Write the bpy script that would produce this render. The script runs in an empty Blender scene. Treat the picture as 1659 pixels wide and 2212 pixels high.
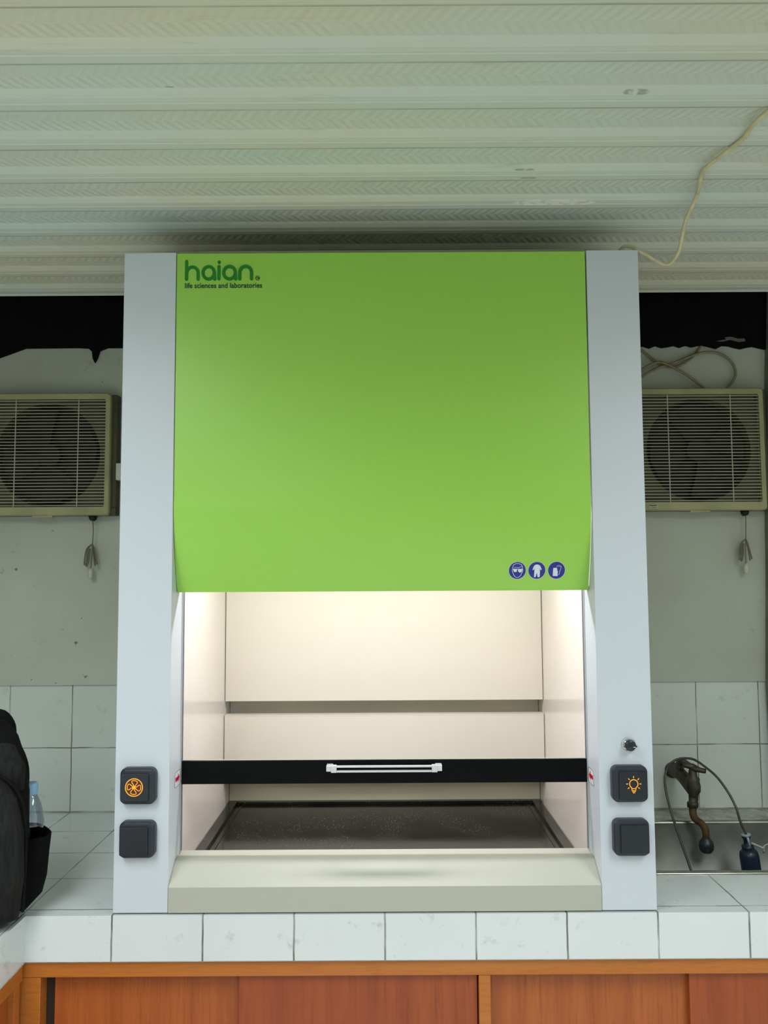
import bpy, bmesh, math, random
from mathutils import Vector, Matrix
R = math.radians
random.seed(7)
C = bpy.context.scene.collection

# ---------------------------------------------------------------- camera, light, exposure
cam_d = bpy.data.cameras.new('camera'); cam = bpy.data.objects.new('camera', cam_d); C.objects.link(cam)
cam_d.sensor_fit = 'HORIZONTAL'; cam_d.sensor_width = 36; cam_d.lens = 36 * 1850 / 1659; cam_d.clip_start = .02
cam.matrix_world = (Matrix.Translation((.003, -1.949, 1.585)) @ Matrix.Rotation(R(94.45), 4, 'X') @ Matrix.Rotation(R(-.33), 4, 'Z'))
bpy.context.scene.camera = cam
vs = bpy.context.scene.view_settings
vs.view_transform = 'Standard'; vs.look = 'None'; vs.gamma = 1; vs.exposure = 0; vs.use_curve_mapping = False
w = bpy.data.worlds.new('world'); bpy.context.scene.world = w; w.use_nodes = True
w.node_tree.nodes['Background'].inputs[0].default_value = (.80, 1, .92, 1)
w.node_tree.nodes['Background'].inputs[1].default_value = .02

def area(name, loc, rot, sx, sy, power, col, spread=180):
    l = bpy.data.lights.new(name, 'AREA'); l.shape = 'RECTANGLE'; l.size = sx; l.size_y = sy
    l.energy = power; l.color = col; l.spread = R(spread)
    o = bpy.data.objects.new(name, l); C.objects.link(o); o.location = loc; o.rotation_euler = rot
    return o
PANEL_LIGHTS = ((-1.00, -1.42, 18), (-.72, -2.9, 30), (1.25, -1.42, 16.5))      # flush ceiling light panels behind the viewer
for px_, py_, pw_ in PANEL_LIGHTS:
    area('ceiling_panel_light', (px_, py_, 2.425), (0, 0, 0), .55, 1.1, pw_, (.91, .99, 1.04), 158)
area('hood_tube_light', (0, .225, 1.752), (0, 0, 0), .82, .04, 5.9, (1, .955, 1.03))

# ---------------------------------------------------------------- material helpers
def s2l(c):
    return tuple((v / 12.92 if v <= .04045 else ((v + .055) / 1.055) ** 2.4) for v in (x / 255 for x in c)) + (1,)

class NT:
    def __init__(s, name):
        s.m = bpy.data.materials.new(name); s.m.use_nodes = True; s.t = s.m.node_tree
        s.b = s.t.nodes['Principled BSDF']
    def n(s, kind, **kw):
        x = s.t.nodes.new('ShaderNode' + kind)
        for k, v in kw.items(): setattr(x, k, v)
        return x
    def l(s, a, b): s.t.links.new(a, b)
    def math(s, op, a, b=0., clamp=False):
        x = s.n('Math', operation=op, use_clamp=clamp)
        for i, v in enumerate((a, b)):
            if isinstance(v, (int, float)): x.inputs[i].default_value = v
            else: s.l(v, x.inputs[i])
        return x.outputs[0]
    def pos(s):
        if not hasattr(s, '_p'):
            g = s.n('NewGeometry'); q = s.n('SeparateXYZ'); s.l(g.outputs['Position'], q.inputs[0])
            nn = s.n('SeparateXYZ'); s.l(g.outputs['True Normal'], nn.inputs[0])
            s._p = (g, q.outputs, nn.outputs)
        return s._p
    def noise(s, scale, detail=3, stretch=(1, 1, 1), rough=.5):
        g = s.pos()[0]; mp = s.n('Mapping'); mp.inputs['Scale'].default_value = stretch
        s.l(g.outputs['Position'], mp.inputs[0])
        t = s.n('TexNoise'); t.inputs['Scale'].default_value = scale; t.inputs['Detail'].default_value = detail
        t.inputs['Roughness'].default_value = rough; s.l(mp.outputs[0], t.inputs['Vector'])
        return t.outputs['Fac']
    def rng(s, v, a, b, c=0., d=1.):
        x = s.n('MapRange'); x.clamp = True
        for i, k in enumerate((a, b, c, d)): x.inputs[i + 1].default_value = k
        s.l(v, x.inputs[0]); return x.outputs[0]
    def mix(s, f, a, b):
        x = s.n('Mix', data_type='RGBA')
        if isinstance(f, (int, float)): x.inputs[0].default_value = f
        else: s.l(f, x.inputs[0])
        for i, v in ((6, a), (7, b)):
            if isinstance(v, tuple): x.inputs[i].default_value = v
            else: s.l(v, x.inputs[i])
        return x.outputs[2]
    def bump(s, h, strength, dist):
        x = s.n('Bump'); x.inputs['Strength'].default_value = strength; x.inputs['Distance'].default_value = dist
        s.l(h, x.inputs['Height']); s.l(x.outputs[0], s.b.inputs['Normal'])
    def set(s, **k):
        for a, v in k.items():
            i = s.b.inputs[a.replace('_', ' ')]
            if isinstance(v, (int, float, tuple)): i.default_value = v
            else: s.l(v, i)
        return s.m
    def within(s, v, a, b):
        return s.math('MULTIPLY', s.math('GREATER_THAN', v, a), s.math('LESS_THAN', v, b))

def plain(name, col, rough=.5, metal=0., var=.06, scale=12, bump=0., spec=.5, stretch=(1, 1, 1)):
    t = NT(name); c = s2l(col); d = tuple(x * (1 - var) for x in c[:3]) + (1,)
    f = t.noise(scale, 4, stretch)
    t.set(Base_Color=t.mix(t.rng(f, .3, .7), d, c), Roughness=rough, Metallic=metal)
    t.b.inputs['Specular IOR Level'].default_value = spec
    if bump: t.bump(f, bump, .002)
    return t.m

M = {}
M['post'] = plain('powder_coat_white', (205, 213, 222), .42, var=.015, scale=3)
M['liner'] = plain('liner_cream', (240, 232, 224), .16, var=.02, scale=2)
M['baffle'] = plain('baffle_cream', (238, 228, 218), .32, var=.03, scale=2)
M['backpanel'] = plain('back_panel_beige', (250, 240, 214), .3, var=.10, scale=4)
M['sill'] = plain('sill_grey_beige', (182, 183, 170), .40, var=.02, scale=3)
M['cap'] = plain('top_cap_olive', (150, 156, 128), .5, var=.05)
M['green'] = plain('lime_green_lacquer', (156, 212, 84), .33, var=.015, scale=2.5)
M['black_gloss'] = plain('black_sash_strip', (10, 11, 14), .3, var=.1, spec=.1)
M['black_plastic'] = plain('switch_plastic', (38, 44, 54), .38, var=.15, scale=60, bump=.05)
M['black_plastic2'] = plain('switch_rocker_plastic', (30, 36, 45), .30, var=.1, scale=60)
M['chrome'] = plain('chrome', (225, 228, 230), .12, 1, var=.03)
M['alu'] = plain('brushed_aluminium', (215, 216, 220), .30, .85, var=.05, scale=40)
M['silver'] = plain('silver_handle', (225, 226, 230), .30, .35, var=.03)
M['logo_green'] = plain('logo_green', (20, 128, 24), .4, var=.05)
M['logo_dark'] = plain('logo_dark_green', (10, 60, 30), .4, var=.05)
M['icon_blue'] = plain('icon_blue', (25, 40, 140), .35, var=.05)
M['icon_white'] = plain('icon_white', (220, 230, 240), .4, var=.02)
M['red'] = plain('arrow_red', (200, 20, 60), .4, var=.05)
M['sticker'] = plain('sticker_white', (235, 235, 240), .35, var=.01)
M['ink'] = plain('black_ink', (30, 30, 34), .5)
M['fan_plastic'] = plain('yellowed_plastic', (174, 171, 128), .5, var=.28, scale=9, bump=.05)
M['fan_shroud'] = plain('fan_shroud_plastic', (86, 84, 58), .6, var=.35, scale=10)
M['fan_wire'] = plain('dusty_grille_wire', (194, 190, 168), .5, var=.12, scale=40)
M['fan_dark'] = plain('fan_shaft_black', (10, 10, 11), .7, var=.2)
M['fan_blade'] = plain('fan_blade_dark', (20, 19, 17), .7, var=.3, scale=20)
M['cord'] = plain('pull_cord_grey', (120, 118, 98), .8, var=.3, scale=200)
M['bead'] = plain('pull_bead', (200, 200, 185), .3, var=.1, scale=60)
M['white_plastic'] = plain('white_plastic', (205, 212, 200), .4, var=.1, scale=60)
M['cable'] = plain('cream_cable', (150, 140, 108), .6, var=.35, scale=70)
M['rope'] = plain('cream_wire', (226, 216, 172), .55, var=.25, scale=45)
M['fascia'] = plain('black_paint', (11, 11, 11), .85, var=.3, scale=14, spec=.15)
M['peel'] = plain('peeled_patch', (105, 110, 104), .8, var=.3, scale=60)
M['steel_dirty'] = plain('stained_steel', (150, 152, 146), .42, .55, var=.45, scale=9)
M['sink_rim'] = plain('sink_rim_steel', (190, 190, 180), .25, .9, var=.3, scale=30)
M['brass'] = plain('aged_pipe_metal', (88, 84, 74), .5, .55, var=.5, scale=60, bump=.3)
M['rust'] = plain('rusty_pipe', (100, 72, 42), .65, .3, var=.55, scale=70, bump=.4)
M['hose'] = plain('grey_hose', (86, 88, 82), .4, .3, var=.3, scale=90)
M['navy'] = plain('navy_plastic', (30, 42, 62), .35, var=.2, scale=40)
M['clear_grey'] = plain('pale_nozzle_plastic', (165, 180, 185), .25, var=.25, scale=90)
M['fabric_black'] = plain('black_fabric', (15, 16, 17), .85, var=.5, scale=120, bump=.3, spec=.2)
M['fabric_net'] = plain('black_mesh_fabric', (9, 10, 11), .9, var=.4, scale=300, bump=.3, spec=.15)
M['fabric_grey'] = plain('charcoal_striated_fabric', (40, 41, 40), .85, var=.6, scale=160, bump=.4, spec=.2, stretch=(1, 1, .08))
M['cap_blue'] = plain('pale_blue_cap', (150, 200, 238), .35, var=.05)
M['nib'] = plain('grey_green_nib', (138, 146, 128), .8, var=.3, scale=14)
M['wall_paint'] = plain('room_wall_paint', (215, 220, 208), .7, var=.05, scale=2)
M['floor'] = plain('floor_terrazzo', (236, 236, 234), .4, var=.06, scale=60)
M['frame_white'] = plain('window_frame_paint', (215, 218, 212), .5)

def emit(name, col, st, base=(10, 10, 10)):
    t = NT(name); c = s2l(col)
    t.set(Base_Color=c, Roughness=.4); t.b.inputs['Emission Color'].default_value = c
    t.b.inputs['Emission Strength'].default_value = st; return t.m
M['tube'] = emit('lit_tube', (255, 248, 240), 3)
M['orange'] = emit('backlit_orange', (240, 158, 44), .5)
M['orange_dim'] = emit('backlit_orange_dim', (70, 34, 14), .08)
M['sky'] = emit('bright_sky_behind_window', (200, 230, 220), 1.2)

t = NT('clear_glass')                       # clear pane: see-through with a fresnel sheen
tr = t.n('BsdfTransparent'); gl = t.n('BsdfGlossy'); gl.inputs['Roughness'].default_value = .03
fr = t.n('LayerWeight'); fr.inputs[0].default_value = .5; mx = t.n('MixShader')
tr.inputs[0].default_value = (.985, .985, .98, 1)
t.l(t.math('ADD', t.math('MULTIPLY', t.math('POWER', fr.outputs['Facing'], 5.), .25), .025), mx.inputs[0]); t.l(tr.outputs[0], mx.inputs[1]); t.l(gl.outputs[0], mx.inputs[2])
t.l(mx.outputs[0], t.t.nodes['Material Output'].inputs[0]); M['glass'] = t.m
t = NT('bottle_plastic')
tr = t.n('BsdfTransparent'); gl = t.n('BsdfGlossy'); gl.inputs['Roughness'].default_value = .08
lw = t.n('LayerWeight'); lw.inputs[0].default_value = .35; mx = t.n('MixShader')
tr.inputs[0].default_value = (.80, .86, .94, 1); gl.inputs[0].default_value = (.8, .85, .95, 1)
t.l(t.math('ADD', lw.outputs['Facing'], .08, True), mx.inputs[0]); t.l(tr.outputs[0], mx.inputs[1]); t.l(gl.outputs[0], mx.inputs[2])
t.l(mx.outputs[0], t.t.nodes['Material Output'].inputs[0]); M['bottle'] = t.m

def epoxy():                                # black speckled worktop
    t = NT('black_speckled_epoxy'); a = t.noise(420, 2); b = t.noise(6, 4)
    g = t.pos()[0]; v = t.n('TexVoronoi'); v.inputs['Scale'].default_value = 130; t.l(g.outputs['Position'], v.inputs['Vector'])
    sp = t.math('MULTIPLY', t.math('LESS_THAN', v.outputs['Distance'], .16), t.rng(b, .42, .62))
    c = t.mix(t.rng(b, .35, .7), s2l((28, 28, 26)), s2l((44, 43, 39)))
    c = t.mix(t.math('MULTIPLY', t.rng(a, .55, .75), .35), c, s2l((80, 78, 70)))
    c = t.mix(t.math('MULTIPLY', sp, .7), c, s2l((150, 148, 140)))
    return t.set(Base_Color=c, Roughness=t.rng(b, .3, .7, .10, .2), Specular_IOR_Level=.22)
M['epoxy'] = epoxy()

def tile(name, axes, off, base, grout, gw=.0016, dirt=.35):
    t = NT(name); g, P, N = t.pos(); line = None
    wob = t.math('MULTIPLY', t.math('SUBTRACT', t.noise(14, 3), .5), .004)
    for a, o in zip(axes, off):
        d = t.math('PINGPONG', t.math('ADD', t.math('SUBTRACT', P[a], o), t.math('ADD', wob, 10.0)), .1)
        m = t.math('MULTIPLY', t.math('LESS_THAN', d, gw), t.math('LESS_THAN', t.math('ABSOLUTE', N[a]), .5))
        line = m if line is None else t.math('MAXIMUM', line, m)
    n1 = t.noise(3.2, 5); n2 = t.noise(22, 5, rough=.7); fine = t.rng(t.noise(9, 3), .30, .55)
    c = t.mix(t.rng(n1, .3, .7), tuple(x * .93 for x in s2l(base)[:3]) + (1,), s2l(base))
    c = t.mix(t.math('MULTIPLY', t.rng(n2, .60, .74), dirt), c, s2l(grout))
    c = t.mix(t.math('MULTIPLY', line, t.math('ADD', t.math('MULTIPLY', fine, .6), .35)), c, s2l(grout))
    if name == 'white_counter_tiles':       # brown grime on the narrow ledge behind the sink
        led = t.math('MULTIPLY', t.math('GREATER_THAN', P[1], .70), t.math('GREATER_THAN', P[0], .6))
        c = t.mix(t.math('MULTIPLY', led, t.rng(n2, .25, .62, .25, .85)), c, s2l((120, 112, 78)))
    t.set(Base_Color=c, Roughness=t.rng(n1, .3, .7, .12, .22)); h = t.math('SUBTRACT', 1., line); t.bump(h, .5, .0012)
    return t.m
M['tile_wall'] = tile('white_wall_tiles', (0, 2), (0, .052), (214, 222, 216), (110, 112, 98), .0018, .25)
M['tile_top'] = tile('white_counter_tiles', (0, 1), (0, .032), (223, 229, 231), (104, 108, 98), .0020, .35)

def plaster():
    t = NT('stained_plaster'); g, P, N = t.pos(); n1 = t.noise(2.2, 5); n2 = t.noise(11, 6, rough=.7); n3 = t.noise(45, 4)
    c = t.mix(t.rng(n1, .3, .7), s2l((178, 182, 168)), s2l((196, 204, 190)))
    c = t.mix(t.math('MULTIPLY', t.rng(n2, .62, .72), .35), c, s2l((96, 98, 84)))
    sp = t.math('MULTIPLY', t.rng(n3, .70, .74), t.rng(n1, .5, .6))
    c = t.mix(t.math('MULTIPLY', sp, .7), c, s2l((52, 54, 46)))
    t.set(Base_Color=c, Roughness=.75); t.bump(n2, .35, .004); return t.m
M['plaster'] = plaster()

def ceiling_mat():
    t = NT('painted_ribbed_ceiling'); g, P, N = t.pos()
    def spot(x0, x1, y0, y1):
        a = t.math('DIVIDE', t.math('SUBTRACT', P[0], (x0 + x1) / 2), (x1 - x0) / 2); b_ = t.math('DIVIDE', t.math('SUBTRACT', P[1], (y0 + y1) / 2), (y1 - y0) / 2)
        return t.math('SUBTRACT', 1.0, t.math('ADD', t.math('MULTIPLY', t.math('MULTIPLY', a, a), t.math('MULTIPLY', a, a)), t.math('MULTIPLY', b_, b_)), True)
    n1 = t.noise(1.6, 5, (.5, 2.2, 1)); n2 = t.noise(13, 5, (.35, 3, 1), .7)
    c = t.mix(t.rng(n1, .38, .62), s2l((204, 217, 208)), s2l((216, 214, 190)))
    c = t.mix(t.math('MULTIPLY', t.rng(n2, .60, .72), .22), c, s2l((120, 122, 98)))
    # two loose paint streaks and smudges near the hood
    n3 = t.noise(60, 4); band = t.rng(spot(.300, .501, -.041, -.015), .0, .35)
    c = t.mix(t.math('MULTIPLY', t.math('MULTIPLY', band, t.rng(n3, .42, .47)), .9), c, s2l((236, 238, 232)))
    for (x0, x1, y0, y1) in ((.435, .485, -.481, -.468), (.284, .329, -.188, -.182), (-.384, -.366, -.491, -.487), (.302, .339, -.157, -.149)):
        b2 = t.rng(spot(x0, x1, y0, y1), .0, .5)
        c = t.mix(t.math('MULTIPLY', t.math('MULTIPLY', b2, t.rng(n3, .35, .5)), .5), c, s2l((84, 88, 72)))
    # embossed chevrons in the recessed pans (facing down, period .157)
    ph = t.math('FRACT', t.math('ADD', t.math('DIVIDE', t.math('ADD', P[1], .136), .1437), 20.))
    inpan = t.math('MULTIPLY', t.rng(ph, .05, .12), t.rng(ph, .60, .53))
    v = t.math('ABSOLUTE', t.math('SUBTRACT', ph, .32))
    wv = t.math('SINE', t.math('MULTIPLY', t.math('SUBTRACT', P[0], t.math('MULTIPLY', v, .085)), 2 * math.pi / .0196))
    seam_shade = t.math('MULTIPLY', t.math('MAXIMUM', t.rng(ph, .045, .0), t.rng(ph, .935, .975)), t.rng(t.noise(5, 4, (1, .6, 1)), .25, .6, .35, .9))
    c = t.mix(t.math('MULTIPLY', seam_shade, .75), c, s2l((70, 82, 74)))      # shade along the rib steps, painted into the ceiling colour
    t.set(Base_Color=c, Roughness=.6); t.bump(t.math('MULTIPLY', wv, inpan), .36, .0020); return t.m
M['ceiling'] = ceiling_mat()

def wood(name, a, b, d, stretch, rough=.42, wear=.0):
    t = NT(name); n1 = t.noise(9, 6, stretch, .6); n2 = t.noise(60, 4, stretch, .6); n3 = t.noise(2.5, 3)
    c = t.mix(t.rng(n1, .35, .65), s2l(a), s2l(b)); c = t.mix(t.math('MULTIPLY', t.rng(n2, .5, .72), .45), c, s2l(d))
    c = t.mix(t.math('MULTIPLY', t.rng(n3, .3, .7), .3), c, s2l(a))
    if wear: c = t.mix(t.math('MULTIPLY', t.rng(n1, .64, .72), wear), c, s2l((196, 160, 110)))
    t.set(Base_Color=c, Roughness=rough); t.bump(n2, .15, .001); return t.m
M['wood_door'] = wood('varnished_plywood_door', (160, 80, 30), (180, 98, 40), (112, 50, 18), (3, 3, .14))
M['wood_red'] = wood('reddish_plywood_door', (146, 66, 25), (162, 78, 32), (104, 44, 17), (3, 3, .14))
M['wood_rail'] = wood('varnished_rail', (182, 106, 38), (190, 116, 46), (134, 72, 24), (.25, .25, 3), wear=.25)
M['wood_dark'] = plain('cabinet_dark_inside', (44, 28, 18), .8, var=.3)

# ---------------------------------------------------------------- mesh helpers
class B:
    def __init__(s): s.bm = bmesh.new(); s.mi = 0
    def _merge(s, tmp, smooth=False):
        off = {}
        for v in tmp.verts: off[v] = s.bm.verts.new(v.co)
        for f in tmp.faces:
            try: nf = s.bm.faces.new([off[v] for v in f.verts])
            except ValueError: continue
            nf.smooth = smooth; nf.material_index = s.mi
        tmp.free(); return s
    def box(s, x0, x1, y0, y1, z0, z1, bev=0, seg=2):
        t = bmesh.new(); bmesh.ops.create_cube(t, size=1)
        for v in t.verts:
            v.co = ((x0 + x1) / 2 + v.co.x * (x1 - x0), (y0 + y1) / 2 + v.co.y * (y1 - y0), (z0 + z1) / 2 + v.co.z * (z1 - z0))
        if bev: bmesh.ops.bevel(t, geom=t.edges[:], offset=bev, segments=seg, profile=.5, affect='EDGES')
        return s._merge(t)
    def prism(s, pts, fn, d0, d1, bev=0, smooth=False):
        """polygon pts (a,b) swept from depth d0 to d1; fn(a,b,d) -> xyz"""
        t = bmesh.new(); a = [t.verts.new(fn(p[0], p[1], d0)) for p in pts]; b = [t.verts.new(fn(p[0], p[1], d1)) for p in pts]
        t.faces.new(a); top = t.faces.new(b[::-1]); n = len(pts)
        for i in range(n): t.faces.new((a[i], b[i], b[(i + 1) % n], a[(i + 1) % n]))
        bmesh.ops.recalc_face_normals(t, faces=t.faces[:])
        if bev: bmesh.ops.bevel(t, geom=list(top.edges), offset=bev, segments=3, profile=.5, affect='EDGES')
        return s._merge(t, smooth)
    def sweep(s, rings, close=True, caps=True, smooth=True):
        t = bmesh.new(); V = [[t.verts.new(p) for p in r] for r in rings]; n = len(rings[0])
        for i in range(len(V) - 1):
            for j in range(n if close else n - 1):
                try: t.faces.new((V[i][j], V[i][(j + 1) % n], V[i + 1][(j + 1) % n], V[i + 1][j]))
                except ValueError: pass
        if caps and close:
            t.faces.new(V[0][::-1]); t.faces.new(V[-1])
        bmesh.ops.recalc_face_normals(t, faces=t.faces[:])
        return s._merge(t, smooth)
    def tube(s, pts, r, seg=10, sm=0, flat=1.0):
        P = [Vector(p) for p in pts]
        rr = r if isinstance(r, (list, tuple)) else [r] * len(P)
        if sm:
            Q, q = [], []
            for i in range(len(P) - 1):
                p0, p1, p2, p3 = P[max(i - 1, 0)], P[i], P[i + 1], P[min(i + 2, len(P) - 1)]
                for k in range(sm):
                    u = k / sm
                    Q.append(.5 * ((2 * p1) + (p2 - p0) * u + (2 * p0 - 5 * p1 + 4 * p2 - p3) * u * u + (3 * p1 - p0 - 3 * p2 + p3) * u ** 3))
                    q.append(rr[i] * (1 - u) + rr[i + 1] * u)
            Q.append(P[-1]); q.append(rr[-1]); P, rr = Q, q
        rings = []; up = Vector((0, 0, 1)); prev = None
        for i, p in enumerate(P):
            d = (P[min(i + 1, len(P) - 1)] - P[max(i - 1, 0)]).normalized()
            if prev is None:
                prev = d.cross(up) if abs(d.z) < .9 else d.cross(Vector((0, 1, 0)))
            a = (prev - d * prev.dot(d)).normalized(); b = d.cross(a); prev = a
            rings.append([p + rr[i] * (math.cos(2 * math.pi * k / seg) * a + flat * math.sin(2 * math.pi * k / seg) * b) for k in range(seg)])
        return s.sweep(rings)
    def cyl(s, p0, p1, r0, r1=None, seg=24):
        return s.tube([p0, p1], [r0, r0 if r1 is None else r1], seg) if False else s._cyl(p0, p1, r0, r0 if r1 is None else r1, seg)
    def _cyl(s, p0, p1, r0, r1, seg):
        p0, p1 = Vector(p0), Vector(p1); d = (p1 - p0).normalized()
        a = d.orthogonal().normalized(); b = d.cross(a); t = bmesh.new()
        V = [[t.verts.new(p + r * (math.cos(2 * math.pi * k / seg) * a + math.sin(2 * math.pi * k / seg) * b)) for k in range(seg)] for p, r in ((p0, r0), (p1, r1))]
        for k in range(seg): t.faces.new((V[0][k], V[0][(k + 1) % seg], V[1][(k + 1) % seg], V[1][k])).smooth = True
        t.faces.new(V[0][::-1]); t.faces.new(V[1]); bmesh.ops.recalc_face_normals(t, faces=t.faces[:])
        sm = [f.smooth for f in t.faces]; n0 = len(s.bm.faces); s._merge(t); s.bm.faces.ensure_lookup_table()
        for i, q in enumerate(sm): s.bm.faces[n0 + i].smooth = q
        return s
    def lathe(s, prof, c, seg=32, caps=True, axis='z'):
        rings = []
        for r, h in prof:
            ring = []
            for k in range(seg):
                a = 2 * math.pi * k / seg; u, v = r * math.cos(a), r * math.sin(a)
                ring.append((c[0] + u, c[1] + v, c[2] + h) if axis == 'z' else (c[0] + u, c[1] + h, c[2] + v))
            rings.append(ring)
        return s.sweep(rings, caps=caps)
    def stroke(s, pts, wd, fn, th, closed=False, cap=True):
        """flat ribbon with round caps in plane coords"""
        P = [Vector(p) for p in pts]; n = len(P); Lf, Rt = [], []
        for i in range(n):
            a = P[i - 1] if (closed or i > 0) else P[i]; b = P[(i + 1) % n] if (closed or i < n - 1) else P[i]
            d = (b - a); d = d.normalized() if d.length > 0 else Vector((1, 0)); q = Vector((-d.y, d.x)) * wd / 2
            Lf.append(P[i] + q); Rt.append(P[i] - q)
        m = n if closed else n - 1
        for i in range(m):
            j = (i + 1) % n
            s.prism([Lf[i], Rt[i], Rt[j], Lf[j]], fn, 0, th)
        if cap and not closed:
            for e, kc in ((P[0], .8), (P[-1], .65)):
                s.prism([(e.x + wd / 2 * math.cos(2 * math.pi * k / 14), e.y + wd / 2 * math.sin(2 * math.pi * k / 14)) for k in range(14)], fn, 0, th * kc)
        return s
    def build(s, name, mat, parent=None, auto=False):
        me = bpy.data.meshes.new(name); s.bm.normal_update(); s.bm.to_mesh(me); s.bm.free()
        for m in (mat if isinstance(mat, (list, tuple)) else [mat]): me.materials.append(m)
        o = bpy.data.objects.new(name, me); C.objects.link(o)
        if parent:
            o.parent = parent
            if parent.type == 'EMPTY': o.matrix_parent_inverse = Matrix.Translation(parent.location).inverted()
        return o

def tag(o, label=None, cat=None, group=None, kind=None):
    for k, v in (('label', label), ('category', cat), ('group', group), ('kind', kind)):
        if v: o[k] = v
    return o
def thing(name, loc, label, cat, group=None):
    o = bpy.data.objects.new(name, None); C.objects.link(o); o.location = loc; o.empty_display_size = .05
    return tag(o, label, cat, group)
def structure(b, name, mat): return tag(b.build(name, mat), kind='structure')
def arc(cx, cy, r, a0, a1, n=16, ry=None):
    return [(cx + r * math.cos(R(a0 + (a1 - a0) * i / n)), cy + (ry or r) * math.sin(R(a0 + (a1 - a0) * i / n))) for i in range(n + 1)]
def rrect(x0, x1, y0, y1, r, n=6):
    return arc(x1 - r, y1 - r, r, 0, 90, n) + arc(x0 + r, y1 - r, r, 90, 180, n) + arc(x0 + r, y0 + r, r, 180, 270, n) + arc(x1 - r, y0 + r, r, 270, 360, n)
def XZ(y, sgn=-1):                         # plane facing the room; depth grows toward the camera
    return lambda a, b, d: (a, y + sgn * d, b)
def text_into(b, body, size, x, z, y, th=.0006, squeeze=1.0, bold=0.):
    cu = bpy.data.curves.new('t', 'FONT'); cu.body = body; cu.size = size; cu.extrude = th / 2; cu.offset = bold
    o = bpy.data.objects.new('t', cu); C.objects.link(o); bpy.context.view_layer.update()
    me = bpy.data.meshes.new_from_object(o.evaluated_get(bpy.context.evaluated_depsgraph_get()))
    t = bmesh.new(); t.from_mesh(me)
    for v in t.verts: v.co = (x + v.co.x * squeeze, y - v.co.z, z + v.co.y)
    b._merge(t); bpy.data.objects.remove(o); bpy.data.curves.remove(cu); bpy.data.meshes.remove(me)

# ---------------------------------------------------------------- room shell
CT = .85; WY = .837; RX = 2.2; LX = -2.7; BL = -1.42; FY = -4.2; H = 2.45; CEND = .602
structure(B().box(LX - .1, RX + .1, FY - .1, WY + .1, -.08, 0), 'floor', M['floor'])
b = B().box(LX - .1, RX + .1, WY, WY + .12, 0, 1.25); b.mi = 1; b.box(LX - .1, RX + .1, WY - .008, WY + .12, 1.2505, 2.80)
structure(b, 'wall_back', [M['tile_wall'], M['plaster']])
structure(B().box(LX - .12, LX, FY - .1, WY, 0, 2.80), 'wall_left', M['wall_paint'])
structure(B().box(RX, RX + .12, FY - .1, WY, 0, 2.80), 'wall_right', M['wall_paint'])
structure(B().box(LX, RX, FY - .12, FY, 0, H + .1), 'wall_front', M['wall_paint'])
# ribbed ceiling: pans recessed, ribs hanging .013 lower, period .157
prof = []; k0 = -28; GP = .1437
for k in range(k0, 6):
    y = -.136 + GP * k
    for dy, dz in ((0, .015), (.004, .015), (.006, .0098), (.081, .0092), (.088, .0055), (.099, .0011), (.110, 0), (.1135, .0010), (.117, -.0004), (.1400, 0), (.1425, .0040)):
        if y + dy < CEND - .001: prof.append((y + dy, H + dz))
prof = [p for p in prof if p[0] > FY - .05] + [(CEND, H)]
b = B(); NX = 8
rings = [[(LX - .05 + (RX - LX + .1) * i / NX, p[0], p[1]) for p in prof] + [(LX - .05 + (RX - LX + .1) * i / NX, q, H + .07) for q in (CEND, FY - .1)] for i in range(NX + 1)]
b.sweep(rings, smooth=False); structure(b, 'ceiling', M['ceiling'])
b = B(); b.box(LX - .05, RX + .05, CEND + .001, WY + .05, 2.75, 2.79); b.box(LX - .05, RX + .05, CEND + .001, CEND + .012, H + .02, 2.75)
structure(b, 'trim_3', M['fascia'])
# black painted board between the plaster and the ceiling, with a ragged lower edge
pts = [(LX, 2.745), (LX, 2.29), (-1.30, 2.303), (-1.24, 2.324), (-1.175, 2.348), (-1.0, 2.349), (-.968, 2.347), (-.955, 2.335), (-.952, 2.312), (-.945, 2.298), (-.937, 2.315), (-.93, 2.338), (-.905, 2.348), (-.6, 2.35), (.8, 2.352)]
xx = .84
while xx < 1.24: pts.append((xx, 2.345 - random.random() * .014)); xx += .02
pts += [(1.26, 2.33), (RX, 2.34), (RX, 2.745)]
b = B(); b.prism(pts, XZ(WY - .009), 0, .010); fa = structure(b, 'trim_1', M['fascia'])
b = B(); b.prism([(1.10, 2.357), (1.122, 2.356), (1.145, 2.362), (1.175, 2.354), (1.195, 2.357), (1.193, 2.366), (1.17, 2.366), (1.15, 2.372), (1.128, 2.371), (1.132, 2.364), (1.115, 2.361)], XZ(WY - .019), 0, .0015)
b.build('peeled_patch', M['peel'], fa)
b = B(); b.prism([(1.232, CT + .001), (1.6, CT + .001), (1.6, 2.745), (1.285, 2.745), (1.266, 2.4), (1.246, 2.0), (1.236, 1.6), (1.222, 1.26)], XZ(WY - .0085), 0, .03); structure(b, 'trim_2', M['nib'])

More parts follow.
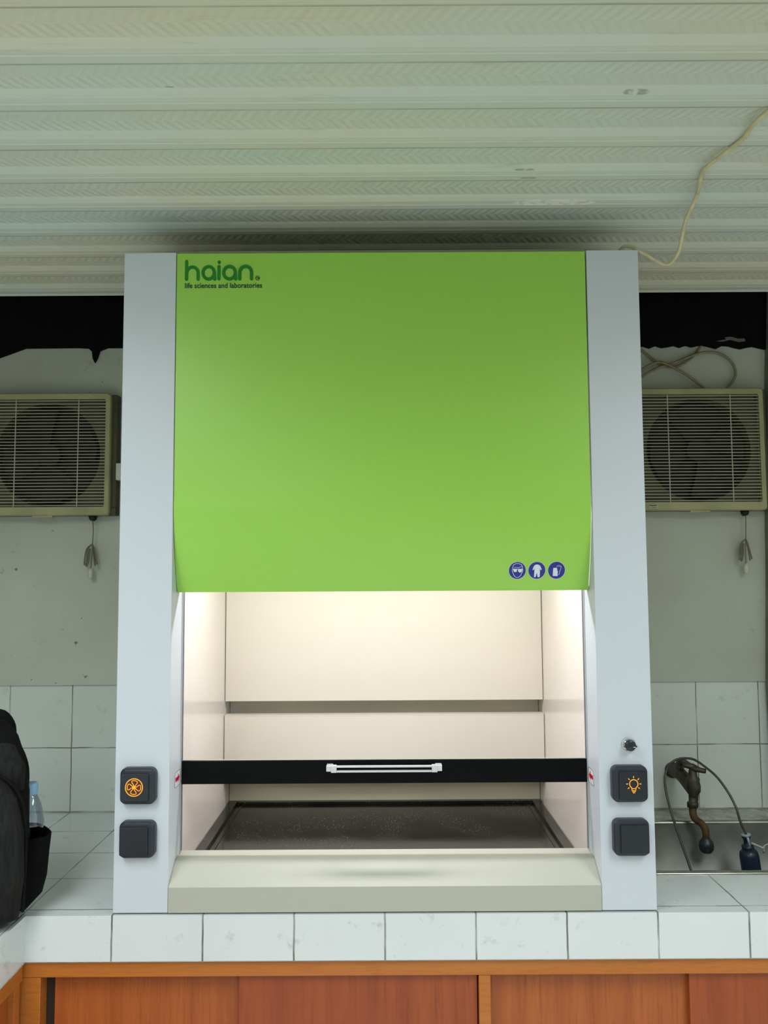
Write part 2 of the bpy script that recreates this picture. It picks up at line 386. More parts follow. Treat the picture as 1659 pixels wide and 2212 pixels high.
# ---------------------------------------------------------------- cabinets under the counter
b = B()
def wood_parts():
    cab = thing('base_cabinet', (.3, .3, 0), 'long varnished wooden base cabinet with sliding plywood doors under the tiled counter', 'cabinet')
    b = B(); b.box(-.812, RX - .01, .006, .05, .715, .7485, .002)
    b.build('top_rail', M['wood_rail'], cab)
    for i, (x0, x1) in enumerate(((-.812, -.758), (.2055, .2315), (1.2, 1.226))):
        b = B(); b.box(x0, x1, .008, .07, .06, .7145, .0015); b.build('stile', M['wood_rail'], cab)
    for i, (x0, x1, y, m) in enumerate(((-.738, -.26, .040, 'wood_door'), (-.325, .203, .020, 'wood_red'), (.234, .72, .040, 'wood_door'), (.672, 1.198, .020, 'wood_red'), (1.228, 1.60, .04, 'wood_door'))):
        B().box(x0, x1, y, y + .012, .075, .712, .0012).build('sliding_door', M[m], cab)
    b = B(); b.box(-.79, RX - .01, .08, .80, .06, .07); b.box(-.79, RX - .01, .79, .80, .07, .74); b.box(-.79, -.78, .08, .79, .07, .74); b.box(-.79, RX - .01, .01, .80, .0, .06)
    b.build('carcass', M['wood_dark'], cab)
    b = B(); b.box(-.757, -.7385, .045, .06, .075, .7145); b.build('side_strip', M['wood_dark'], cab)
    cb = thing('base_cabinet', (-1.1, -1.2, 0), 'varnished wooden cabinet under the left counter wing, running toward the viewer', 'cabinet')
    B().box(-.84, -.793, -2.85, -.003, .713, .7485, .002).build('top_rail', M['wood_rail'], cb)
    b = B(); b.box(-.84, -.798, -.032, -.004, .06, .7125, .001); b.build('stile', M['wood_rail'], cb)
    b = B(); b.box(-.84, -.798, -1.02, -.99, .06, .7125, .001); b.build('stile', M['wood_rail'], cb)
    B().box(-.826, -.812, -.985, -.034, .06, .7125, .001).build('sliding_door', M['wood_door'], cb)
    B().box(-.826, -.812, -2.0, -1.025, .06, .7125, .001).build('sliding_door', M['wood_red'], cb)
    B().box(-1.40, -.85, -2.85, -.003, .0, .72).build('carcass', M['wood_dark'], cb)
wood_parts()

# ---------------------------------------------------------------- tiled counter (L-shaped) with a hole for the sink
b = B(); Z0 = .7525; SX0, SX1, SY0, SY1 = .655, 1.195, .252, .690
F0 = -.004
for (x0, x1, y0, y1) in ((-.79, RX - .002, F0, SY0), (-.79, SX0, SY0, WY - .001), (SX0, RX - .002, SY1, WY - .001), (SX1, RX - .002, SY0, SY1), (BL, -.79, -2.9, WY - .001)):
    b.box(x0, x1, y0, y1, Z0, CT)
ct = b.build('countertop', M['tile_top']); tag(ct, 'white tiled L-shaped countertop with grubby grout carrying the fume hood', 'countertop')
b = B(); b.box(-.79, RX - .01, .001, .012, .7487, .7522); b.box(-.801, -.79, -2.88, .001, .7487, .7522)
b.build('mortar_edge', plain('mortar_edge', (205, 205, 190), .8, var=.3, scale=40), ct)

# ---------------------------------------------------------------- fume hood
W = .479; HT = 2.348; HB = .8535
hood = thing('fume_hood', (0, .38, .85), 'white benchtop fume hood with lime green front panel standing on the tiled counter', 'fume hood')
for sx in (-1, 1):
    a, c = sorted((sx * .6, sx * W)); B().box(a, c, 0, .101, HB, HT, .0015).build('side_post', M['post'], hood)
    a, c = sorted((sx * .6, sx * (W + .0005))); B().box(a, c, .1185, .765, HB, HT).build('side_panel', M['liner'], hood)
    b = B()
    a, c = sorted((sx * (W - .0028), sx * .5)); b.box(a, c, .1012, .1022, .951, 1.75); b.box(a, c, .1172, .1183, .951, 1.75)
    a, c = sorted((sx * .485, sx * .6)); b.box(a, c, .1022, .1172, HB, HT)
    b.build('sash_track', M['alu'], hood)
# green front panel (flat, folding back at the bottom)
outer = [(0, HT - .003), (0, 1.75)] + [(.046 * (u ** 1.55), 1.75 - .194 * u) for u in [(i + 1) / 16 for i in range(16)]]
inner = [(y + .012, z + (0 if i < len(outer) - 1 else .0)) for i, (y, z) in enumerate(outer)]
b = B(); b.prism(outer + [(.075, 1.556), (.075, 1.568)] + inner[:-1][::-1], lambda a, c, d: (d, a, c), -W + .002, W - .0035)
fp = b.build('front_panel', M['green'], hood)
# wordmark on the panel
def px(x): return -.4581 + (x - 197) * (.1739 / 820)          # reference-lettering units to metres
def pz(z): return 2.3295 - (z - 158) * (.0492 / 225)
b = B(); lw_ = 35 * .000217; fn = XZ(-.0002)
LIFT = [0.0]
def S(pts, closed=False):
    LIFT[0] += .00012; b.stroke([(px(x), pz(z)) for x, z in pts], lw_, fn, .0007 + LIFT[0], closed)
def A(cx, cy, rx, ry, a0, a1, n=18): return [(cx + rx * math.cos(R(a0 + (a1 - a0) * i / n)), cy - ry * math.sin(R(a0 + (a1 - a0) * i / n))) for i in range(n + 1)]
S([(215, 172), (215, 370)]); S([(215, 300)] + A(280, 300, 62, 64, 175, 5) + [(343, 370)])
S(A(458, 300, 62, 68, 0, 360, 30)[:-1], True); S([(522, 300), (522, 330), (526, 370)])
S([(571, 232), (571, 366)]); S([(573, 183), (573, 187)])
S(A(687, 300, 64, 68, 0, 360, 30)[:-1], True); S([(751, 300), (751, 330), (756, 370)])
S([(800, 368), (800, 300)] + A(865, 300, 65, 68, 175, 5) + [(930, 300), (930, 368)])
b.build('wordmark', M['logo_green'], fp)
b = B(); text_into(b, 'life sciences and laboratories', .0172, -.4581, 2.2625, -.0007, squeeze=.86, bold=.0002)
# fit the tagline to its length
b.bm.verts.ensure_lookup_table(); xs = [v.co.x for v in b.bm.verts]; k = .1795 / (max(xs) - min(xs)); x0 = min(xs)
for v in b.bm.verts: v.co.x = -.4575 + (v.co.x - x0) * k
b.stroke(arc(-.2886, 2.2855, .0048, 0, 360, 20)[:-1], .0011, fn, .0008, True)
text_into(b, 'TM', .0055, -.2921, 2.2836, -.0007, bold=.0001)
b.build('tagline', M['logo_dark'], fp)
# three mandatory signs on the folded part: plane tilted with the panel
zc = 1.602
def pan_y(z):
    for (y0, z0), (y1, z1) in zip(outer[1:], outer[2:]):
        if z1 <= z <= z0: return y0 + (y1 - y0) * (z0 - z) / (z0 - z1)
    return 0
ya, yb = pan_y(1.625), pan_y(1.58); sl = (yb - ya) / .045
def SG(lift): return lambda a, c, d: (a, ya + (1.625 - c) * sl - lift - d, c)
for i, cx in enumerate((.3095, .3545, .3998)):
    b = B(); b.prism(arc(cx, zc, .0197, 0, 360, 40)[:-1], SG(.0002), 0, .0006); sg = b.build('safety_sign', M['icon_blue'], fp)
    b = B(); f1 = SG(.0009); f0 = SG(.0006); u = .0197 / 115
    b.stroke(arc(cx, zc, .0199, 0, 360, 40)[:-1], .0007, f0, .0005, True)
    def q(pts, cx=cx): return [(cx + x * u, zc - y * u) for x, y in pts]
    if i == 0:
        b.stroke(q([(-62, -20), (-64, -48), (-48, -78), (-20, -92), (20, -92), (50, -78), (66, -50), (66, -20), (76, -10), (70, 20), (58, 36), (50, 62), (24, 88), (0, 94), (-24, 88), (-46, 62), (-56, 36), (-68, 10), (-70, -12)]), 6 * u, f1, .0004, True)
        b.prism(q([(-56, -18), (-4, -16), (-8, 14), (-20, 22), (-40, 20), (-52, 8)]), f1, 0, .0004)
        b.prism(q([(8, -16), (66, -16), (62, 10), (50, 26), (26, 26), (12, 12)]), f1, 0, .0004)
        b.stroke(q([(-60, -20), (66, -18)]), 5 * u, f1, .0004)
        b.stroke(q([(-45, -40), (-10, -42), (5, -35), (30, -42), (50, -52)]), 5 * u, f1, .0004)
    elif i == 1:
        b.prism(q([(-14, -78), (14, -78), (36, -66), (42, 0), (40, 90), (14, 90), (0, 30), (-14, 90), (-36, 90), (-32, 0), (-34, -66)]), f1, 0, .0004)
        b.stroke(q([(-32, -60), (-52, -6)]), 16 * u, f1, .0004, cap=False); b.stroke(q([(34, -60), (58, -8)]), 16 * u, f1, .0004, cap=False)
    else:
        b.prism(q([(-48, 76), (-46, 0), (-44, -30), (-36, -34), (-30, -24), (-24, -36), (-16, -36), (-12, -24), (-4, -36), (4, -30), (8, -16), (12, 10), (20, 14), (16, 40), (18, 78)]), f1, 0, .0004)
        b.stroke(q([(2, -44), (14, -68), (22, -46), (30, -72), (36, -48), (46, -70), (48, -46), (60, -58), (58, -20), (44, 10), (40, 54), (24, 52)]), 5 * u, f1, .0004)
    b.build('pictogram', M['icon_white'], fp)
# top cap, ceiling inside, back, baffles
B().box(-W + .001, W - .001, .018, .765, HT + .001, HT + .010, .001).build('top_cap', M['cap'], hood)
B().box(-W + .002, W - .002, .08, .64, 2.10, 2.12).build('inner_roof', M['liner'], hood)
B().box(-W + .001, W - .001, .750, .764, .86, 2.34).build('back_panel', M['backpanel'], hood)
b = B(); b.box(-W + .0015, W - .0015, .664, .672, 1.2195, 2.2, .0008); b.build('upper_baffle', M['baffle'], hood)
b = B(); b.box(-W + .0015, W - .0015, .652, .660, .985, 1.176, .0008); b.box(-W + .0015, W - .0015, .652, .690, 1.1765, 1.1795); b.build('lower_baffle', M['baffle'], hood)
# sill and base
prof = [(0, HB), (0, .9075), (.056, .9425), (.062, .9455), (.070, .9478), (.078, .9485), (.128, .9485), (.1305, .946), (.1305, .9), (.03, .89), (.03, HB)]
b = B(); b.prism(prof, lambda a, c, d: (d, a, c), -W + .0008, W - .0008); b.build('front_sill', M['sill'], hood)
B().box(-W + .001, W - .001, .14, .745, HB, .888).build('base_tray', M['sill'], hood)
b = B(); T = W - .0018; ty0, ty1, gi = .1325, .7485, .026
b.box(-T, T, ty0, ty1, .888, .8975)
for (x0, x1, y0, y1) in ((-T, -T + gi, ty0, ty1), (T - gi, T, ty0, ty1), (-T + gi, T - gi, ty1 - .02, ty1), (-T + gi, T - gi, ty0, ty0 + .02)):
    b.box(x0, x1, y0, y1, .8976, .9065, .0012)
for (x0, x1) in ((-T + gi + .012, -T + gi + .017), (T - gi - .017, T - gi - .012)):
    b.box(x0, x1, ty0 + .03, ty1 - .03, .8976, .8995, .0008)
b.build('work_surface', M['epoxy'], hood)
# sliding sash: clear pane, black strip, handle
sash = B().box(-W + .0035, W - .0035, .1075, .1118, 1.1555, 1.68).build('sash_pane', M['glass'], hood)
B().box(-W + .003, W - .003, .1035, .1158, 1.1065, 1.1600, .0008).build('sash_strip', M['black_gloss'], hood)
B().box(-W + .004, W - .004, .1070, .1122, 1.1602, 1.1614).build('edge_seal', M['sill'], hood)
b = B()
for sx in (-1, 1):
    a, c = sorted((sx * .1345, sx * .1195)); b.box(a, c, .078, .1033, 1.1392, 1.1525, .0012)
    a, c = sorted((sx * .1235, sx * .1105)); b.box(a, c, .0745, .088, 1.1372, 1.1535, .0010)
for z in (1.1395, 1.1505): b.box(-.1125, .1125, .0765, .0835, z - .0022, z + .0020, .0008)
b.build('handle', M['silver'], hood)
# inner lamp
b = B(); b.box(-.43, .43, .18, .27, 1.80, 1.84, .004); lf = b.build('inner_lamp', M['frame_white'], hood)
b = B(); b.cyl((-.41, .225, 1.785), (.41, .225, 1.785), .013); b.build('tube', M['tube'], lf)
b = B(); b.box(-.02, .02, .21, .24, 1.84, 2.1); b.build('lamp_bracket', M['frame_white'], hood)
# little arrow stickers on the inner jambs
for sx in (-1, 1):
    f = (lambda sx: (lambda a, c, d: (sx * (W - .0004 - d), a, c)))(sx)
    b = B(); b.prism(rrect(.047, .0985, 1.108, 1.146, .006), f, 0, .0004); st = b.build('arrow_sticker', M['sticker'], hood)
    b = B(); b.stroke(rrect(.0488, .0967, 1.1098, 1.1442, .005), .0010, (lambda f: (lambda a, c, d: f(a, c, d + .0004)))(f), .0003, True); b.build('sticker_border', M['ink'], st)
    b = B(); b.prism([(.054, 1.1225), (.078, 1.1225), (.078, 1.1165), (.0925, 1.127), (.078, 1.1375), (.078, 1.1315), (.054, 1.1315)], (lambda f: (lambda a, c, d: f(a, c, d + .0004)))(f), 0, .0004)
    b.build('arrow', M['red'], st)
# covered rocker switches
def switch(cx, cz, side, tilt, icon):
    b = B(); b.prism(rrect(cx - .0395, cx + .0395, cz - .0395, cz + .0395, .014), XZ(-.0004), 0, .019, bev=.006); 
    sw = b.build('switch_box', M['black_plastic'], hood)
    ox = -side * .0055
    b = B(); b.prism(rrect(cx - .031 + ox, cx + .031 + ox, cz - .0315 - .001, cz + .0315 - .003, .004), XZ(-.0188), 0, .0042 if not tilt else .0055, bev=.0015)
    rk = b.build('rocker', M['black_plastic2'], sw); f = XZ(-.0242 if not tilt else -.025)
    x, z = cx + ox * 1.1, cz
    if icon == 'fan':
        z = cz - .001
        b = B(); b.prism(arc(x, z, .019, 0, 360, 40)[:-1], XZ(-.0230), 0, .0004); b.build('icon_disc', M['orange_dim'], sw)
        b = B(); f = XZ(-.0236)
        b.stroke(arc(x, z, .0188, 0, 360, 48)[:-1], .0020, f, .0004, True)
        b.prism(arc(x, z, .0042, 0, 360, 20)[:-1], f, 0, .0004)
        for k in range(4):
            a = R(90 * k); rot = lambda p, a=a: (x + p[0] * math.cos(a) - p[1] * math.sin(a), z + p[0] * math.sin(a) + p[1] * math.cos(a))
            P = [(-.0008, .003), (-.0012, .0062), (-.0048, .0105), (-.0050, .0136), (-.0028, .0148), (.0030, .0148), (.0072, .0125), (.0075, .0098), (.0048, .0062), (.0026, .0035)]
            b.stroke([rot(p) for p in P], .0016, f, .0004)
        b.build('icon', M['orange'], sw)
    if icon == 'bulb':
        b = B(); f = XZ(-.0236); z = cz - .002; r = .0092
        b.stroke(arc(x, z + .004, r, -58, 238, 30) + [(x - .0042, z - .0072), (x - .0042, z - .0108), (x + .0042, z - .0108), (x + .0042, z - .0072)], .0019, f, .0004, True)
        b.stroke([(x - .0042, z - .0062), (x + .0042, z - .0062)], .0018, f, .0004)
        b.stroke([(x - .0022, z - .0115), (x - .0016, z - .0152), (x + .0016, z - .0152), (x + .0022, z - .0115)], .0018, f, .0004)
        for a in (90, 45, 135, 0, 180, -38, 218):
            c_, s_ = math.cos(R(a)), math.sin(R(a)); b.stroke([(x + .0132 * c_, z + .004 + .0132 * s_), (x + .0160 * c_, z + .004 + .0160 * s_)], .0019, f, .0004)
        b.build('icon', M['orange'], sw)
switch(-.5445, 1.131, 1, 0, 'fan'); switch(-.5445, 1.0155, 1, 1, None)
switch(.543, 1.1295, -1, 0, 'bulb'); switch(.5435, 1.014, -1, 1, None)
b = B(); b.lathe([(.0158, 0), (.0158, -.003), (.0140, -.005), (.0128, -.011)], (.546, -.0004, 1.213), axis='y'); b.prism([(.546 - .0137, 1.206), (.546, 1.1945), (.546 + .0137, 1.206)], XZ(-.0004), 0, .003)
kn = b.build('key_switch', M['chrome'], hood)
b = B(); b.lathe([(.0118, -.008), (.0118, -.019), (.0108, -.020)], (.546, -.0004, 1.213), axis='y'); b.box(.546, .5605, -.0195, -.014, 1.209, 1.2135, .001)
b.build('knob', M['black_plastic2'], kn)
b = B(); b.box(.5515, .5565, -.0212, -.0202, 1.2095, 1.2108); b.build('pointer_mark', M['sticker'], kn)

# ---------------------------------------------------------------- wall exhaust fans
def make_fan(ox, oz, label):
    fan = thing('exhaust_fan', (ox, .82, oz), label, 'exhaust fan', 'old exhaust fans on the plaster wall')
    y0, y1 = .768, .8285; hw, ht, hb = .205, .197, .197
    def P(x, z): return ox + x, oz + z
    # housing: rear box ring + front frame
    b = B()
    def ring(xo, zt, zb, xi, zit, zib, ya, yb, bev):
        for (x0, x1, z0, z1) in ((-xo, xo, zit, zt), (-xo, xo, -zb, -zib), (-xo, -xi, -zib, zit), (xi, xo, -zib, zit)):
            b.box(ox + x0, ox + x1, ya, yb, oz + z0, oz + z1, bev)
    ring(.221, .196, .196, .19, .17, .17, .789, y1, .003)
    b.build('housing', M['fan_shroud'], fan)
    b = B(); 
    outer_ = rrect(-.206, .206, -.197, .198, .012, 4); inner_ = rrect(-.190, .190, -.170, .178, .006, 4); n = len(outer_)
    rings = []
    for sc, yy in ((outer_, y0 + .020), (outer_, y0 + .004), ([(x * .985, z * .985) for x, z in outer_], y0), ([(x, z) for x, z in inner_], y0), (inner_, y0 + .020)):
        rings.append([(ox + x, yy, oz + z) for x, z in sc])
    b.sweep(rings, caps=False, smooth=False); b.box(ox - .04, ox + .025, .772, .785, oz - .2035, oz - .196, .002)
    b.build('frame', M['fan_plastic'], fan)
    # shroud plate with round opening
    b = B(); sq = []; ci = []; r = .168; N = 64
    for k in range(N):
        a = 2 * math.pi * k / N; c_, s_ = math.cos(a), math.sin(a); m = max(abs(c_) / .190, abs(s_) / .178)
        sq.append((ox + c_ / m, .786, oz + s_ / m)); ci.append((ox + r * c_, .790, oz + .0 + r * s_))
    b.sweep([sq, ci, [(ox + (p[0] - ox) * .97, .824, oz + (p[2] - oz) * .97) for p in ci]], caps=False, smooth=False); b.build('shroud', M['fan_shroud'], fan)
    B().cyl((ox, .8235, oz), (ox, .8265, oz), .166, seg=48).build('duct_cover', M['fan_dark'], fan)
    b = B(); b.cyl((ox, .797, oz), (ox, .82, oz), .035)
    im = b.build('hub', M['fan_blade'], fan)
    for k in range(4):
        a = R(90 * k + 20); pts = []
        for (rr, th) in ((.03, -14), (.09, -26), (.15, -30), (.156, -10), (.152, 18), (.10, 20), (.03, 18)):
            pts.append((rr, th))
        rings = []
        for dy in (0, .002):
            rings.append([(ox + rr * math.cos(a + R(th)), .808 + dy + th * .00028, oz + rr * math.sin(a + R(th))) for rr, th in pts])
        b = B(); b.sweep(rings, smooth=False); b.build('blade', M['fan_blade'], fan)
    b = B(); n = 34
    for k in range(n):
        z = oz - .165 + k * (.338 / (n - 1)); b.box(ox - .191, ox + .191, .771, .7735, z - .0010, z + .0010)
    for x in (-.101, .101): b.box(ox + x - .0014, ox + x + .0014, .7737, .776, oz - .172, oz + .178)
    b.build('grille', M['fan_wire'], fan)
    cx = ox + .145
    b = B(); pts = [(cx, .792, oz - .199), (cx + .002, .80, oz - .24), (cx, .80, oz - .29)]
    b.tube(pts, .0016, 8, 4)
    for (dx, dz, k) in ((-.024, -.062, 0), (-.018, -.066, 1), (.010, -.064, 0), (.016, -.060, 1)):
        b.tube([(cx, .80, oz - .288), (cx + dx * .6 - .003, .797 + .003 * k, oz - .305), (cx + dx, .798, oz - .290 + dz), (cx + dx * .8 + .002, .799, oz - .288 + dz * .9), (cx + dx * .35, .80, oz - .302)], .0022, 8, 5)
    b.tube([(cx, .80, oz - .288), (cx - .002, .80, oz - .34), (cx - .003, .80, oz - .368)], .0017, 8, 4)
    pc = b.build('pull_cord', M['cord'], fan)
    b = B(); b.lathe([(.002, .017), (.006, .015), (.0085, .006), (.009, -.006), (.007, -.0155), (.003, -.0175)], (cx - .003, .80, oz - .382)); b.build('cord_bead', M['bead'], fan)
    b = B(); b.cyl((cx, .79, oz - .204), (cx, .81, oz - .204), .009); b.lathe([(.014, .004), (.012, -.006), (.005, -.012)], (cx, .80, oz - .200)); b.build('cord_outlet', M['fan_dark'], fan)
    return fan
f1 = make_fan(-1.079, 1.9885, 'yellowed square exhaust fan left of the fume hood, white switch box on its side')
b = B(); b.box(-.8575, -.838, .780, .815, 1.905, 1.96, .003); b.build('switch_box', M['white_plastic'], f1)
f2 = make_fan(1.019, 1.993, 'yellowed square exhaust fan right of the fume hood, brand label on its lower frame')
b = B(); b.box(.847, .875, .7668, .7678, 1.802, 1.817); lb = b.build('brand_label', plain('pale_label', (176, 174, 140), .5), f2)
b = B(); text_into(b, 'Panasonic', .0062, .8485, 1.8108, .7664, squeeze=.9, bold=.00012)
for k in range(7): b.box(.8525 + k * .0024, .8525 + k * .0024 + .0016, .7662, .7668, 1.8052, 1.8066)
b.build('lettering', M['ink'], lb)

# ---------------------------------------------------------------- loose cables
def cable(name, pts, r, mat, label, sm=6, cat='cable', group=None):
    b = B(); b.tube(pts, r, 10, sm); o = b.build(name, mat); return tag(o, label, cat, group)
y_ = .820
cable('power_cable', [(.80, .8245, 2.385), (.843, .8245, 2.342), (.885, y_, 2.302), (.92, y_, 2.279), (.957, y_, 2.2725), (.99, y_, 2.283), (1.02, y_, 2.305), (1.046, .8245, 2.336), (1.056, .8245, 2.352)], .0038, M['cable'], 'cream cable sagging in a U from the black board above the right exhaust fan')
cable('power_cable', [(.42, .806, 2.20), (.58, .806, 2.185), (.70, .808, 2.188), (.80, .81, 2.205), (.851, .81, 2.241), (.90, .812, 2.267), (.95, .812, 2.282), (1.0, .812, 2.302), (1.05, .812, 2.318), (1.10, .812, 2.316), (1.14, .812, 2.292), (1.157, .812, 2.255), (1.15, .812, 2.228), (1.132, .812, 2.205), (1.12, .815, 2.195)], .0042, M['cable'], 'cream cable in a wide rounded loop above the right exhaust fan')
cable('power_cable', [(.42, .800, 2.10), (.58, .800, 2.12), (.70, .802, 2.165), (.80, .804, 2.222), (.851, .803, 2.263), (.885, .803, 2.281), (.915, .803, 2.284), (.96, .803, 2.262), (1.0, .803, 2.237), (1.038, .805, 2.208), (1.052, .808, 2.196)], .0040, M['cable'], 'cream cable arching low from behind the hood to the right fan top')
rope = [(.95, -1.3, 2.4445), (.80, -.75, 2.444), (.7174, -.4271, 2.4435), (.7131, -.3268, 2.4435), (.6975, -.2624, 2.4435), (.684, -.1969, 2.443), (.699, -.13, 2.438), (.712, -.065, 2.436), (.7091, -.01, 2.4097), (.7072, .03, 2.3588), (.6932, .04, 2.3345), (.6765, .04, 2.3267), (.6525, .04, 2.3382), (.6309, .04, 2.3519), (.6113, .04, 2.3622), (.6025, .05, 2.374), (.5878, .06, 2.380), (.576, .08, 2.372), (.565, .11, 2.3530)]
ROPE = cable('hanging_wire', rope, .0045, M['rope'], 'cream wire hanging from the ceiling to the right top corner of the fume hood', 6, 'wire')

# ---------------------------------------------------------------- sink, tap, squeeze bottle
sink = thing('sink', ((SX0 + SX1) / 2, .48, CT), 'stained stainless steel sink set in the counter right of the fume hood', 'sink')
b = B(); mg = .017
O = rrect(SX0 - mg, SX1 + mg, SY0 - mg, SY1 + mg, .04, 8); I = rrect(SX0 + .004, SX1 - .004, SY0 + .004, SY1 - .004, .035, 8)
rr_ = [(O, CT + .0005), (O, CT + .003), (rrect(SX0 - .009, SX1 + .009, SY0 - .009, SY1 + .009, .04, 8), CT + .005), (I, CT + .003), (I, CT - .004)]
b.sweep([[(x, y, z) for x, y in ring] for ring, z in rr_], caps=False); b.build('rim', M['sink_rim'], sink)
b = B(); I2 = rrect(SX0 + .02, SX1 - .02, SY0 + .02, SY1 - .02, .04, 8); I3 = rrect(SX0 + .05, SX1 - .05, SY0 + .05, SY1 - .05, .03, 8)
rings = [[(x, y, z) for x, y in ring] for ring, z in ((I, CT - .003), (I, CT - .02), (I2, CT - .165), (I3, CT - .185))]
b.sweep(rings, caps=False); t = bmesh.new(); t.faces.new([t.verts.new(p) for p in rings[-1]]); b._merge(t)
b.build('basin', M['steel_dirty'], sink)
b = B(); b.cyl((.92, .47, CT - .1845), (.92, .47, CT - .181), .03); b.build('drain', M['sink_rim'], sink)

tap = thing('wall_tap', (.92, .80, .97), 'corroded wall tap with rusty bent spout hanging over the sink', 'tap')
b = B(); b.lathe([(.025, 0), (.025, -.006), (.020, -.014), (.017, -.02)], (.918, .8365, .972), axis='y'); b.build('escutcheon', M['brass'], tap)
b = B(); b.tube([(.918, .825, .972), (.916, .78, .978), (.9185, .73, .970), (.923, .69, .956), (.9235, .672, .952)], [.020, .019, .020, .021, .018], 14, 5)
b.lathe([(.010, -.060), (.0135, -.045), (.014, -.030), (.021, -.020), (.022, -.004), (.019, .010), (.020, .018), (.0135, .024), (.0125, .036), (.008, .050)], (.9225, .668, .966))
b.tube([(.9165, .765, .97), (.9175, .765, 1.005), (.921, .755, 1.018)], [.015, .013, .012], 12, 3)
b.build('valve_body', M['brass'], tap)
b = B(); b.tube([(.921, .755, 1.018), (.9225, .71, 1.018), (.9225, .668, 1.014), (.935, .655, 1.012), (.955, .648, 1.009)], [.009, .008, .010, .008, .007], 10, 4)
b.tube([(.896, .672, 1.022), (.9225, .668, 1.018), (.947, .664, 1.008)], [.006, .010, .006], 10, 3)
b.build('handle', M['brass'], tap)
b = B(); b.lathe([(.013, .009), (.0175, .006), (.0175, -.007), (.013, -.010)], (.9185, .664, .909), 6); b.tube([(.9185, .664, .93), (.918, .664, .895)], .0115, 14); b.build('coupling_nut', M['brass'], tap)
b = B(); b.tube([(.9175, .664, .903), (.916, .658, .884), (.9195, .65, .870), (.931, .636, .862), (.938, .626, .850), (.9385, .620, .834), (.9385, .620, .816)], [.0110, .0108, .0105, .0102, .0102, .0100, .0098], 14, 6); b.build('spout', M['rust'], tap)
b = B(); b.lathe([(.0100, .026), (.0125, .020), (.0195, .012), (.0215, .002), (.0205, -.010), (.014, -.019), (.006, -.020)], (.9385, .620, .802)); b.build('spout_cap', M['black_plastic'], tap)

zb = CT - .183
sb = thing('squeeze_bottle', (1.050, .552, zb), 'navy squeeze bottle with pale nozzle leaning in the sink', 'bottle')
lean = Matrix.Translation((1.050, .552, zb)) @ Matrix.Rotation(R(-7), 4, 'Y') @ Matrix.Translation((-1.050, -.552, -zb))
def leanb(b):
    bmesh.ops.transform(b.bm, matrix=lean, verts=b.bm.verts[:]); return b
c = (1.050, .552, zb)
b = B(); b.lathe([(.020, .003), (.0265, .008), (.027, .03), (.0265, .128), (.024, .140), (.016, .148)], c); leanb(b).build('bottle_body', M['navy'], sb)
b = B(); b.lathe([(.016, .146), (.0165, .149), (.0165, .158), (.011, .160), (.009, .164), (.009, .176), (.0125, .180), (.0125, .185), (.006, .186)], c, 24); leanb(b).build('pump_collar', M['navy'], sb)
b = B(); b.tube([(1.053, .542, zb + .152), (1.049, .539, zb + .184)], .0035, 8); b.lathe([(.006, .182), (.0135, .185), (.0135, .189), (.004, .190)], c, 16)
b.tube([(1.057, .542, zb + .166), (1.073, .535, zb + .158), (1.085, .532, zb + .151), (1.091, .532, zb + .158), (1.105, .532, zb + .161)], [.004, .003, .0045, .0025, .002], 8, 3)
b.tube([(1.085, .532, zb + .151), (1.086, .532, zb + .138)], .003, 8)
leanb(b).build('nozzle', M['clear_grey'], sb)
HOSE = [(.862, .44, .672), (.858, .46, .70), (.8526, .50, .7638), (.8435, .56, .8362), (.8354, .62, .9109), (.8356, .66, .9746), (.8502, .68, 1.0108), (.8768, .70, 1.028), (.9018, .695, 1.037), (.9295, .675, 1.038), (.9526, .64, 1.0216), (.9744, .61, .9987), (.9948, .58, .9596), (1.0054, .56, .9256), (1.0131, .552, .8895), (1.0235, .549, .862), (1.027, .549, .854)]
cable('thin_hose', HOSE, .0036, M['hose'], 'thin grey hose looped over the wall tap into the sink', 6, 'hose')

# ---------------------------------------------------------------- backpack with water bottle
BX, BY = -.942, -.055; ang = R(38)
bag = thing('backpack', (BX, BY, CT), 'black backpack with charcoal front standing on the counter at the left edge', 'backpack')
Mr = Matrix.Translation((BX, BY, CT)) @ Matrix.Rotation(ang, 4, 'Z')
def sup(a, b_, n, cx, cy, z, seg=40):
    out = []
    for k in range(seg):
        t_ = 2 * math.pi * k / seg; c_, s_ = math.cos(t_), math.sin(t_)
        out.append((cx + a * math.copysign(abs(c_) ** (2 / n), c_), cy + b_ * math.copysign(abs(s_) ** (2 / n), s_), z))
    return out
def bagpart(name, spec, mat, n=4):
    b = B(); b.sweep([[tuple(Mr @ Vector(p)) for p in sup(a, d, n, cx, cy, z)] for (z, a, d, cx, cy) in spec])
    return b.build(name, mat, bag)
# z, half width, half depth, centre x, centre y   (front = -y)
bagpart('body', [(.004, .12, .075, 0, 0), (.012, .142, .092, 0, 0), (.04, .152, .10, 0, 0), (.15, .158, .102, 0, 0), (.27, .158, .098, 0, .004), (.34, .150, .092, 0, .008), (.39, .135, .082, 0, .012), (.425, .112, .070, 0, .016), (.447, .08, .05, 0, .02), (.455, .04, .025, 0, .022)], M['fabric_black'])
bagpart('front_pocket', [(.010, .10, .020, -.005, -.085), (.02, .128, .034, -.005, -.092), (.10, .136, .042, -.005, -.095), (.20, .134, .042, -.005, -.093), (.27, .120, .038, -.005, -.086), (.315, .095, .030, -.005, -.076), (.338, .05, .016, -.005, -.066)], M['fabric_grey'])
bagpart('upper_pocket', [(.28, .135, .02, 0, -.070), (.33, .138, .030, 0, -.064), (.375, .118, .03, 0, -.048), (.405, .08, .02, 0, -.036)], M['fabric_grey'])
b = B()
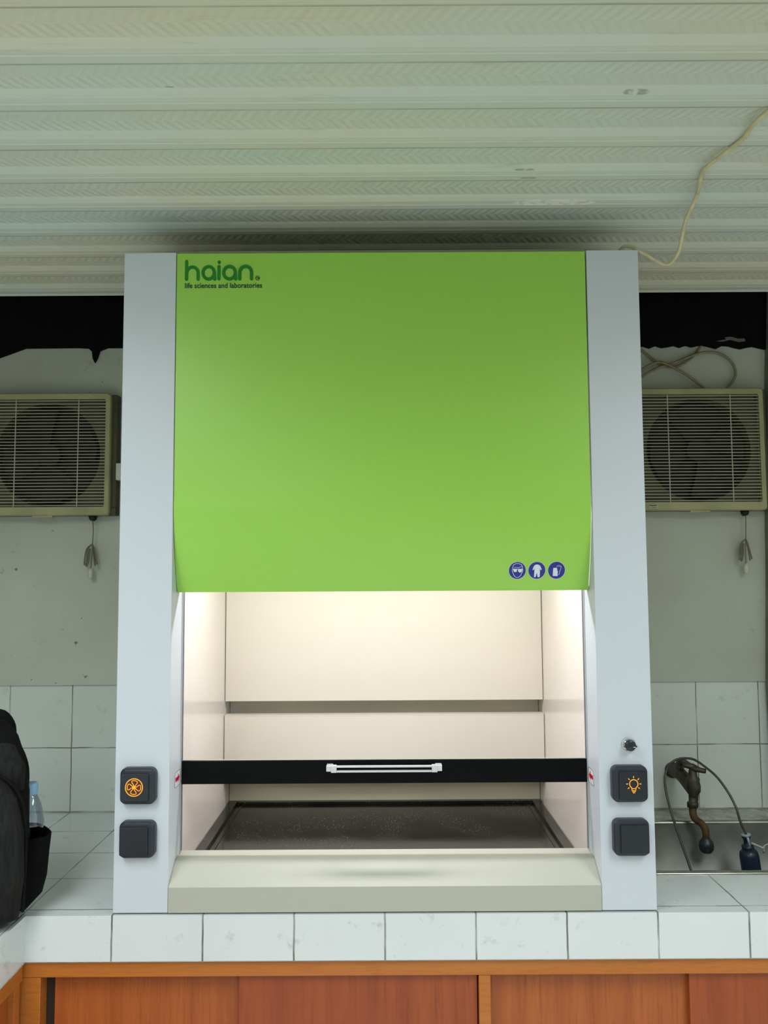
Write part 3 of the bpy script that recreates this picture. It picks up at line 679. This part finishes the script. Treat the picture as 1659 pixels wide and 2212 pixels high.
b.tube([tuple(Mr @ Vector(p)) for p in ((-.14, -.108, .03), (-.142, -.108, .20), (-.125, -.108, .28), (-.08, -.100, .325), (0, -.094, .342), (.07, -.100, .325), (.115, -.108, .28), (.132, -.108, .20), (.130, -.108, .03))], .0035, 8, 6)
b.tube([tuple(Mr @ Vector(p)) for p in ((-.15, -.045, .25), (-.148, -.045, .33), (-.11, -.040, .39), (0, -.035, .425), (.11, -.040, .39), (.148, -.045, .33), (.15, -.045, .25))], .003, 8, 6)
b.build('piping', M['fabric_black'], bag)
b = B(); b.tube([tuple(Mr @ Vector(p)) for p in ((-.05, .035, .43), (-.035, .035, .475), (.0, .03, .488), (.045, .03, .472), (.06, .03, .425))], [.012, .014, .016, .015, .012], 12, 5)
b.tube([tuple(Mr @ Vector(p)) for p in ((.05, .085, .43), (.075, .115, .36), (.08, .12, .2), (.07, .10, .06))], .016, 12, 5)
b.tube([tuple(Mr @ Vector(p)) for p in ((.050, .0, .405), (.075, -.01, .432), (.100, -.012, .434), (.122, -.005, .405), (.130, .02, .36))], [.012, .014, .014, .012, .010], 10, 4)
b.build('carry_handle', M['fabric_black'], bag)
b = B(); PK = [(.012, .022, .05, .140), (.045, .050, .074, .143), (.08, .053, .076, .149), (.135, .050, .076, .156), (.168, .052, .074, .158)]
rings = [[tuple(Mr @ Vector(p)) for p in sup(a, d, 3, cx, 0, z)] for (z, a, d, cx) in PK]
rings += [[tuple(Mr @ Vector(p)) for p in sup(a - .0025, d - .003, 3, cx, 0, z)] for (z, a, d, cx) in PK[::-1][:-1]]
b.sweep(rings); b.build('side_pocket', M['fabric_net'], bag)
# water bottle sitting in the pocket
bc = Mr @ Vector((.167, -.014, .066))
wb = thing('water_bottle', tuple(bc), 'clear plastic water bottle with pale blue cap in the backpack side pocket', 'bottle')
b = B(); c = tuple(bc); b.lathe([(.026, 0), (.029, .006), (.029, .115), (.0305, .118), (.0305, .126), (.028, .145), (.0225, .166), (.016, .181), (.0125, .188), (.0125, .194)], c, 32, caps=False); b.build('bottle_body', M['bottle'], wb)
b = B(); b.lathe([(.0150, .187), (.0152, .190), (.0145, .1915), (.0155, .193), (.0152, .210), (.0135, .2125)], c, 32); b.build('cap', M['cap_blue'], wb)

# ---------------------------------------------------------------- ceiling light panels (behind the viewer)
for i, (lx, ly, lp) in enumerate(PANEL_LIGHTS):
    lab = ('leftmost', 'middle', 'rightmost')[i]
    lamp = thing('ceiling_light', (lx, ly, H - .02), 'white flush ceiling light panel, ' + lab + ' one behind the viewer', 'ceiling light', 'ceiling light panels')
    b = B()
    for (x0, x1, y0, y1) in ((-.32, .32, -.60, -.56), (-.32, .32, .56, .60), (-.32, -.28, -.56, .56), (.28, .32, -.56, .56)):
        b.box(lx + x0, lx + x1, ly + y0, ly + y1, H - .026, H + .002, .002)
    b.build('frame', M['frame_white'], lamp)
    B().box(lx - .28, lx + .28, ly - .56, ly + .56, H - .012, H - .008).build('diffuser', M['tube'], lamp)
